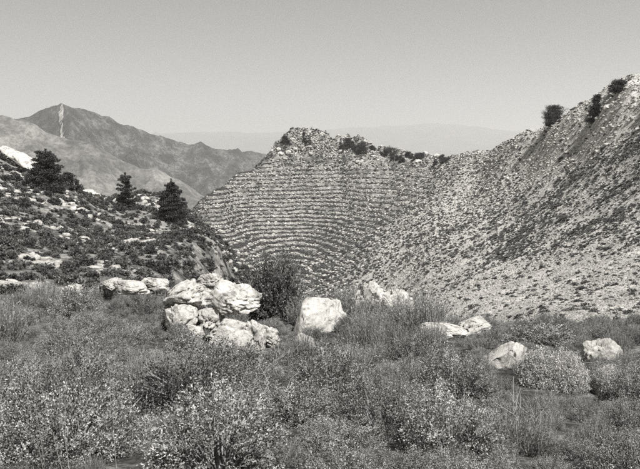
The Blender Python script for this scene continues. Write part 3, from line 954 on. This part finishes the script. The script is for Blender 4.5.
fir('fir_tree', 126, 209, 4.2, 1.9, 503, 'ragged narrow dark fir in the middle of the left crest', ragged, 80, layered=True)
fir('fir_tree', 172, 221, 4.7, 2.1, 504, 'dense conical dark fir nearest the terraced hill', lambda q: max(0.1, (1 - q) ** 0.5), 80, layered=True, full=14)
fir('pine_tree', 553, 125, 4.5, 2.5, 506, 'lone round topped pine on the right skyline', blob, 120, n_br=220, sink=0.6)
fir('juniper_bush', 592, 124, 5.0, 1.25, 507, 'tall dark juniper among rocks below the right crest', broad, 90, 0.8, n_br=150)
fir('juniper_bush', 619, 93, 2.0, 1.6, 508, 'dark juniper near the top of the right crest', blob, 90, n_br=110)
for px, py, h_, r_, sd_, lab in ((362, 153, 4.2, 2.8, 511, 'dark bush in the notch of the terraced hill crest'), (391, 156, 3.4, 3.4, 512, 'wide dark bush on the right shoulder of the terraced hill crest'),
        (348, 148, 3.2, 2.0, 513, 'small dark bush on the middle knob of the terraced crest'), (420, 157, 2.0, 2.2, 514, 'low dark bush near the col'),
        (446, 162, 1.8, 2.8, 515, 'flat dark bush just right of the col'), (285, 147, 2.8, 1.2, 516, 'dark bush on the left side of the crag top'), (22, 156, 1.2, 1.2, 517, 'round dark bush on the uppermost left slab'),
        (372, 150, 2.0, 1.2, 518, 'small dark bush between the two dark bushes of the crest')):
    fir('crest_bush', px, py, h_, r_, sd_, lab, blob, 80, n_br=110, sink=0.7)

x_ = np.random.default_rng(55)
for k in range(26):
    px = float(x_.choice([x_.uniform(338, 412), x_.uniform(278, 330), x_.uniform(400, 470)], p=[0.6, 0.25, 0.15]))
    p0 = float(np.interp(px, [278, 300, 335, 350, 375, 400, 432, 470], [150, 137, 149, 145, 151, 156, 160, 154]))
    where = 'on the crag top' if px < 332 else 'right of the crest notch' if px < 372 else 'on the right shoulder' if px < 415 else 'by the col'
    o = fir('crest_scrub', px, p0 + x_.uniform(0, 8), x_.uniform(0.9, 2.2), x_.uniform(0.8, 1.9), 700 + k, 'low ragged dark scrub ' + where + ' of the terraced hill', ragged, 80, x_.uniform(-0.3, 0.3), n_br=34, sink=0.3)
    o['category'] = 'shrub'; o['group'] = 'dark scrub along the crest'

# ------------------------------------------------------------------ terrace walls: rows of stones along each step
STV = [rock_verts(600 + k, 1, cuts=4, boxy=3) for k in range(8)]
def stones_mesh(name, pts, sizes, r, mat):
    V, Fc, o = [], [], 0
    for p, s in zip(pts, sizes):
        v, f = STV[r.integers(0, 8)]
        a = r.uniform(0, 6.28)
        c_, s_ = math.cos(a), math.sin(a)
        q = v * (s * np.array([0.5, 0.42, 0.34]))
        q = np.stack([q[:, 0] * c_ - q[:, 1] * s_, q[:, 0] * s_ + q[:, 1] * c_, q[:, 2]], 1) + p
        V.append(q); Fc.append(f + o); o += len(v)
    return np_mesh(name, np.concatenate(V), np.concatenate(Fc), mat)
lev_i = np.floor(lev)
rt = np.random.default_rng(9)
for L0 in range(int(lev_i[worked].min()), int(lev_i[worked].max()) + 1):
    pts, szs = [], []
    m = worked & (TM > 0.22)
    # crossing of this level along every azimuth column
    for off in (-0.10,):
        ci, cj = np.nonzero((lev[:, :-1] < L0 + off) & (lev[:, 1:] >= L0 + off) & m[:, :-1])
        for i, j in zip(ci, cj):
            x, y = XX[i, j], YY[i, j]
            gap = 0.55 * vnoise(x / 16, y / 16, L0 * 3.1, 40) + 0.45 * vnoise(x / 4, y / 4, L0 * 5.1, 41)
            if gap < 0.32 or rt.uniform() > gap * 2.2: continue
            for _ in range(4):
                xx, yy = x + rt.uniform(-0.5, 0.5), y + rt.normal() * 0.14
                s = (0.20 + 0.55 * rt.uniform() ** 2) * (0.5 + 1.0 * gap)
                pts.append((xx, yy, float(zat(xx, yy)) + s * 0.06)); szs.append(s)
    if len(pts) > 6:
        o = mesh_obj('terrace_wall', stones_mesh('terrace_wall', pts, szs, rt, MAT['wall']), HILL)

# ------------------------------------------------------------------ scattered stones and scrub
def area_points(n, d0, d1, p0, p1, r, near=False):
    d = np.exp(r.uniform(math.log(d0), math.log(d1), n)) if near else np.sqrt(r.uniform(d0 ** 2, d1 ** 2, n)); px = r.uniform(p0, p1, n)
    a = np.arctan((px - 320) / F)
    x, y = d * np.sin(a), d * np.cos(a)
    return x, y, zat(x, y), d, 320 + F * np.tan(a)

def scatter(name, x, y, z, s, protos, label, cat, r, tilt=0.25, squash=(0.7, 1.1)):
    """one object of uncountable stuff: points that carry shared meshes of things in the scene"""
    n = len(x)
    m = bpy.data.meshes.new(name)
    m.vertices.add(n)
    m.vertices.foreach_set('co', np.stack([x, y, z], 1).astype(np.float32).ravel())
    rot = np.stack([r.normal(0, tilt, n), r.normal(0, tilt, n), r.uniform(0, 6.28, n)], 1)
    sc = np.stack([s * r.uniform(0.8, 1.25, n), s * r.uniform(0.8, 1.25, n), s * r.uniform(*squash, n)], 1)
    for nm, arr, ty in (('turn', rot, 'FLOAT_VECTOR'), ('size', sc, 'FLOAT_VECTOR')):
        a = m.attributes.new(nm, ty, 'POINT'); a.data.foreach_set('vector', arr.astype(np.float32).ravel())
    a = m.attributes.new('which', 'INT', 'POINT'); a.data.foreach_set('value', r.integers(0, len(protos), n).astype(np.int32))
    o = mesh_obj(name, m)
    tag(o, label, cat, kind='stuff')
    ng = bpy.data.node_groups.new(name, 'GeometryNodeTree')
    ng.interface.new_socket('Geometry', in_out='INPUT', socket_type='NodeSocketGeometry')
    ng.interface.new_socket('Geometry', in_out='OUTPUT', socket_type='NodeSocketGeometry')
    gi, go = ng.nodes.new('NodeGroupInput'), ng.nodes.new('NodeGroupOutput')
    def attr(nm, ty):
        q = ng.nodes.new('GeometryNodeInputNamedAttribute'); q.data_type = ty; q.inputs['Name'].default_value = nm
        return q.outputs[0]
    tr, sz, wh = attr('turn', 'FLOAT_VECTOR'), attr('size', 'FLOAT_VECTOR'), attr('which', 'INT')
    er = ng.nodes.new('FunctionNodeEulerToRotation'); ng.links.new(tr, er.inputs[0])
    jn = ng.nodes.new('GeometryNodeJoinGeometry')
    for k, po in enumerate(protos):
        oi = ng.nodes.new('GeometryNodeObjectInfo'); oi.inputs['Object'].default_value = po; oi.transform_space = 'ORIGINAL'
        ip = ng.nodes.new('GeometryNodeInstanceOnPoints')
        cp = ng.nodes.new('FunctionNodeCompare'); cp.data_type = 'INT'; cp.operation = 'EQUAL'
        ng.links.new(wh, cp.inputs[2]); cp.inputs[3].default_value = k
        ng.links.new(gi.outputs[0], ip.inputs['Points']); ng.links.new(cp.outputs[0], ip.inputs['Selection'])
        ng.links.new(oi.outputs['Geometry'], ip.inputs['Instance']); ng.links.new(er.outputs[0], ip.inputs['Rotation']); ng.links.new(sz, ip.inputs['Scale'])
        ng.links.new(ip.outputs[0], jn.inputs[0])
    ng.links.new(jn.outputs[0], go.inputs[0])
    md = o.modifiers.new('scatter', 'NODES'); md.node_group = ng
    return o

rs = np.random.default_rng(77)
# countable ones first: the stones and bushes that show largest on the slopes
def first_ones(name, meshes, x, y, z, s, label_of, cat, group, sink):
    res = []
    for i in range(len(x)):
        k = i % len(meshes)
        o = mesh_obj(name, meshes[k])
        o.location = (x[i], y[i], z[i] - sink * s[i])
        o.rotation_euler = (random.gauss(0, 0.2), random.gauss(0, 0.2), random.uniform(0, 6.28))
        o.scale = (s[i] * random.uniform(0.85, 1.2), s[i] * random.uniform(0.85, 1.2), s[i] * random.uniform(0.7, 1.05))
        lab = label_of(x[i], y[i], z[i], s[i])
        tag(o, lab, cat, group + ': ' + lab)
        res.append(o)
    return res

# left slope
x, y, z, d, px = (np.concatenate(q) for q in zip(area_points(15000, 22, 150, -70, 262, rs), area_points(16000, 28, 135, 165, 290, rs)))
den = 0.5 * fbm(x / 9, y / 9, 1.0, 3, 61) + 0.5 * fbm(x / 2.2, y / 2.2, 1.5, 2, 63)
low = sstep(60, 30, d)
ok = seen(x, y, z, 0.6) & (den + 0.07 * low + 0.14 * sstep(150, 190, px) + rs.normal(0, 0.05, len(x)) > 0.428)
cell = np.floor(x / 0.72).astype(np.int64) * 100003 + np.floor(y / 0.8).astype(np.int64)
fst = np.zeros(len(x), bool); w_ = np.nonzero(ok)[0]; fst[w_[np.unique(cell[w_], return_index=True)[1]]] = True
ok &= fst
x, y, z, d, px = (q[ok] for q in (x, y, z, d, px))
s = (0.28 + 0.95 * rs.uniform(0, 1, len(x)) ** 2.4) * np.interp(d, [20, 60, 110], [0.75, 1.0, 1.3])
order = np.argsort(-s / d)
big, rest = order[:26], order[26:]
def lab_l(X, Y, Z, S):
    p = 320 + F * X / Y; q = math.hypot(X, Y)
    return 'dark scrub bush ' + ('low on' if q < 36 else 'below the middle of' if q < 48 else 'halfway up' if q < 70 else 'high on') + ' the left slope ' + ('at the left edge' if p < 32 else 'below the broad fir' if p < 85 else 'below the firs' if p < 150 else 'near the gully')
far_protos = first_ones('slope_bush', [m[0] for m in FARB], x[big], y[big], z[big], s[big], lab_l, 'shrub', 'bushes on the left slope', 0.03)
BUSHP = far_protos[:4]
scatter('slope_scrub', x[rest], y[rest], z[rest] - 0.03, s[rest], BUSHP, 'dark low scrub dotting the left slope', 'scrub', rs, 0.12)
# left slope stones
x, y, z, d, px = area_points(6500, 22, 150, -70, 262, rs)
den = fbm(x / 6, y / 6, 4.0, 3, 62)
ok = seen(x, y, z, 0.3) & (den + rs.normal(0, 0.04, len(x)) - 0.25 * sstep(135, 165, px) * sstep(75, 60, d) - 0.06 * sstep(150, 185, px) > 0.49)
x, y, z, d, px, den = (q[ok] for q in (x, y, z, d, px, den))
s = rs.uniform(0.35, 1.0, len(x)) ** 1.6 * np.interp(d, [20, 100], [0.8, 1.7]) * (0.6 + 1.6 * (den - 0.45) / 0.2)
s = np.clip(s * 0.42, 0.10, 0.85)
order = np.argsort(-s / d)
big, rest = order[:110], order[110:]
def lab_s(X, Y, Z, S):
    p = 320 + F * X / Y; q = math.hypot(X, Y)
    return 'pale rock ' + ('low on' if q < 36 else 'below the middle of' if q < 48 else 'halfway up' if q < 70 else 'high on') + ' the left slope ' + ('at the left edge' if p < 32 else 'below the broad fir' if p < 85 else 'below the firs' if p < 150 else 'near the gully')
st = first_ones('slope_rock', STONES, x[big], y[big], z[big], s[big], lab_s, 'rock', 'rocks on the left slope', 0.05)
STP = st[:6]
scatter('slope_rubble', x[rest], y[rest], z[rest], s[rest], STP, 'pale limestone rubble strewn over the left slope', 'rubble', rs)

# right hillside: rubble and low scrub
x, y, z, d, px = area_points(150000, 26, 300, 300, 700, rs, True)
ok = seen(x, y, z, 0.4)
patch = fbm(x / 30, y / 30, 2.0, 3, 70)
ok &= rs.uniform(0, 1, len(x)) > 1.7 * samp(TM, x, y) * (1 - samp(crag, x, y))
ok &= rs.uniform(0, 1, len(x)) < (0.5 + 0.6 * sstep(0.6, 0.4, patch)) * (0.35 + 0.75 * sstep(0.40, 0.60, fbm(x / 5, y / 5, 2.5, 3, 71)))
x, y, z, d, px = (q[ok] for q in (x, y, z, d, px))
s = np.interp(d, [30, 100, 280], [0.11, 0.27, 0.70]) * (0.45 + 1.0 * rs.uniform(0, 1, len(x)) ** 3 + 0.8 * rs.uniform(0, 1, len(x)) ** 12)
order = np.argsort(-s / d)
def lab_r(X, Y, Z, S):
    p = 320 + F * X / Y; q = math.hypot(X, Y)
    return 'pale rock ' + ('at the foot of' if q < 34 else 'low on' if q < 60 else 'halfway up' if q < 110 else 'high on') + ' the right hillside ' + ('beside the terraces' if p < 430 else 'left of the pine' if p < 510 else 'below the pine' if p < 570 else 'below the juniper' if p < 610 else 'near the right edge' if p < 635 else 'at the right edge')
big, rest = order[:90], order[90:]
first_ones('hillside_rock', STONES, x[big], y[big], z[big], s[big] * 1.5, lab_r, 'rock', 'rocks on the right hillside', 0.05)
scatter('hillside_rubble', x[rest], y[rest], z[rest], s[rest], STP, 'pale rubble covering the right hillside', 'rubble', rs)
x, y, z, d, px = area_points(15000, 100, 290, 440, 720, rs)
row = HOR - F * z / d
ok = seen(x, y, z, 0.4) & (row < 246 - (px - 410) * 0.47)
x, y, z, d, px = (q[ok] for q in (x, y, z, d, px))
scatter('crest_rubble', x, y, z, 0.25 + 0.5 * rs.uniform(0, 1, len(x)) ** 2 + 0.7 * rs.uniform(0, 1, len(x)) ** 10, STP, 'loose pale rubble below the right crest', 'rubble', rs)
x, y, z, d, px = area_points(120000, 26, 300, 300, 700, rs, True)
patch = fbm(x / 30, y / 30, 2.0, 3, 70)
row = HOR - F * z / d
up_l, lo_l = 240 - (px - 410) * 0.47, 268 - (px - 410) * 0.12
band = sstep(-6, 8, row - up_l) * sstep(-8, 10, lo_l - row) * sstep(395, 430, px)
ok = seen(x, y, z, 0.4) & (rs.uniform(0, 1, len(x)) < (0.35 + 0.65 * sstep(0.38, 0.56, fbm(x / 4, y / 4, 6.5, 3, 72))) * 1.1 * (0.09 + 0.25 * sstep(60, 110, d) * sstep(0.45, 0.62, patch) + 0.5 * band * sstep(0.25, 0.45, patch))) & (rs.uniform(0, 1, len(x)) > 1.2 * samp(TM, x, y))
x, y, z, d, px = (q[ok] for q in (x, y, z, d, px))
s = np.interp(d, [30, 100, 280], [0.24, 0.46, 0.9]) * (0.35 + 0.9 * rs.uniform(0, 1, len(x)) ** 2 + 1.3 * rs.uniform(0, 1, len(x)) ** 9)
TUFTO = []
order = np.argsort(-s / d)
def lab_rb(X, Y, Z, S):
    p = 320 + F * X / Y; q = math.hypot(X, Y)
    return 'dark tuft ' + ('at the foot of' if q < 34 else 'low on' if q < 60 else 'halfway up' if q < 110 else 'high on') + ' the right hillside ' + ('beside the terraces' if p < 430 else 'left of the pine' if p < 510 else 'below the pine' if p < 570 else 'below the juniper' if p < 610 else 'near the right edge' if p < 635 else 'at the right edge')
big, rest = order[:12], order[12:]
TUFTO = first_ones('hillside_tuft', [m[0] for m in TUFT], x[big], y[big], z[big], s[big], lab_rb, 'shrub', 'tufts on the right hillside', 0.03)
scatter('hillside_scrub', x[rest], y[rest], z[rest] - 0.03, s[rest], TUFTO[:3], 'low scrub tufts scattered over the right hillside', 'scrub', rs, 0.12)

# terraced hill: planted tufts on the treads, rubble between
x, y, z, d, px = area_points(70000, 140, 305, 180, 520, rs)
ok = seen(x, y, z, 0.5)
lf = samp(lev, x, y); lf = lf - np.floor(lf)
tm = samp(TM, x, y) * (1 - samp(crag, x, y))
dk = (sstep(390, 320, px) * 0.5 + 0.5) * np.where((lf > 0.02) & (lf < 0.68), 1.0, 1 - tm * 0.95)
ok &= rs.uniform(0, 1, len(x)) < dk * np.maximum(0.3 + 0.7 * tm, 0.75 * samp(crag, x, y))
x, y, z, d, px = (q[ok] for q in (x, y, z, d, px))
s = rs.uniform(0.6, 1.4, len(x)) * 0.72
scatter('terrace_scrub', x, y, z - 0.03, s, TUFTO[:3], 'scrub tufts growing along the hill terraces', 'scrub', rs, 0.12)
x, y, z, d, px = area_points(15000, 140, 305, 180, 450, rs)
ok = seen(x, y, z, 0.5) & (rs.uniform(0, 1, len(x)) < np.clip(0.18 * sstep(330, 400, px) + sstep(-6, 0, z), 0.04, 1))
x, y, z, d, px = (q[ok] for q in (x, y, z, d, px))
s = 0.3 + 0.9 * rs.uniform(0, 1, len(x)) ** 3
scatter('terrace_rubble', x, y, z, s, STP, 'rubble lying between the hill terraces', 'rubble', rs)
# crags on the crests
x, y, z, d, px = area_points(900, 255, 300, 268, 440, rs)
ok = (z > -6) & seen(x, y, z, 1.5)
x, y, z, d, px = (q[ok] for q in (x, y, z, d, px))
x2, y2, z2, d2, px2 = area_points(500, 105, 190, 560, 690, rs)
ok = seen(x2, y2, z2, 1.0) & (z2 > 1.0)
x2, y2, z2, d2, px2 = (q[ok] for q in (x2, y2, z2, d2, px2))
x, y, z = np.concatenate([x, x2]), np.concatenate([y, y2]), np.concatenate([z, z2])
s = np.concatenate([0.8 + 2.2 * rs.uniform(0, 1, len(d)) ** 2.5, rs.uniform(0.5, 1.7, len(d2))])
k = rs.permutation(len(s))[:80]
def lab_c(X, Y, Z, S):
    return 'jagged limestone crag ' + ('on the top of the terraced hill' if X / Y < 0.02 else 'far along the right skyline' if X / Y > 0.36 else 'on the right shoulder of the terraced hill' if X / Y < 0.09 else 'at the col' if X / Y < 0.16 else 'on the right skyline')
first_ones('crag_rock', CRAGS, x[k], y[k], z[k], s[k], lab_c, 'rock', 'crags on the skyline', 0.0)

# undergrowth between the foreground bushes
x, y, z, d, px = area_points(8200, 2.6, 22, -80, 720, rs)
near = ((x[:, None] - B[None, :, 0]) ** 2 + (y[:, None] - B[None, :, 1]) ** 2 < (B[None, :, 2] * 0.22) ** 2).any(1)
ok = ~near & ~((px > 516) & (px < 604) & (d > 8.1) & (d < 9.5)) & (rs.uniform(0, 1, len(x)) < 0.17 + 0.4 * sstep(470, 510, px) * sstep(12, 10, d) * sstep(4.5, 5.5, d))
x, y, z, d, px = (q[ok] for q in (x, y, z, d, px))
UG_P = [o for o in bpy.data.objects if o.name.startswith('foliage') and o.parent and o.parent.name.split('.')[0] in ('broom_shrub', 'fine_leaved_shrub')]
sel = [next(o for o in UG_P if o.data == m[0]) for m in (BROOM[:1] + SMALL) if any(o.data == m[0] for o in UG_P)]
scatter('undergrowth', x, y, z - 0.03, rs.uniform(0.2, 0.5, len(x)), sel, 'low grass and herbs filling the gaps between foreground bushes', 'undergrowth', rs, 0.15)

# ------------------------------------------------------------------ haze
hz = bpy.data.meshes.new('haze')
bm = bmesh.new()
bmesh.ops.create_cube(bm, size=1.0)
for v in bm.verts:
    v.co = (v.co.x * 84000, v.co.y * 84000, 640.0 if v.co.z > 0 else FOOT - 12)
bm.to_mesh(hz); bm.free()
hm = bpy.data.materials.new('haze_air')
hm.use_nodes = True
hm.node_tree.nodes.clear()
ho = hm.node_tree.nodes.new('ShaderNodeOutputMaterial')
pv_ = hm.node_tree.nodes.new('ShaderNodeVolumePrincipled')
pv_.inputs['Color'].default_value = g(0.95)
pv_.inputs['Density'].default_value = 0.00014
pv_.inputs['Anisotropy'].default_value = 0.2
hm.node_tree.links.new(pv_.outputs[0], ho.inputs['Volume'])
hz.materials.append(hm)
h_o = mesh_obj('haze', hz)
tag(h_o, 'thin summer haze in the air', 'haze', kind='stuff')

# ------------------------------------------------------------------ tell look-alikes apart: count them from the left
ORD = 'first second third fourth fifth sixth seventh eighth ninth tenth eleventh twelfth thirteenth fourteenth fifteenth sixteenth seventeenth eighteenth nineteenth twentieth twenty-first twenty-second twenty-third twenty-fourth twenty-fifth twenty-sixth twenty-seventh twenty-eighth twenty-ninth thirtieth'.split()
same = {}
for o in bpy.data.objects:
    if o.parent is None and 'label' in o and 'kind' not in o:
        same.setdefault(o['label'], []).append(o)
for lab, obs in same.items():
    if len(obs) < 2: continue
    obs.sort(key=lambda o: o.location.x / o.location.y)
    for k, o in enumerate(obs):
        if k < 30:
            o['label'] = lab + (', leftmost' if k == 0 else ', %s from left' % ORD[k])
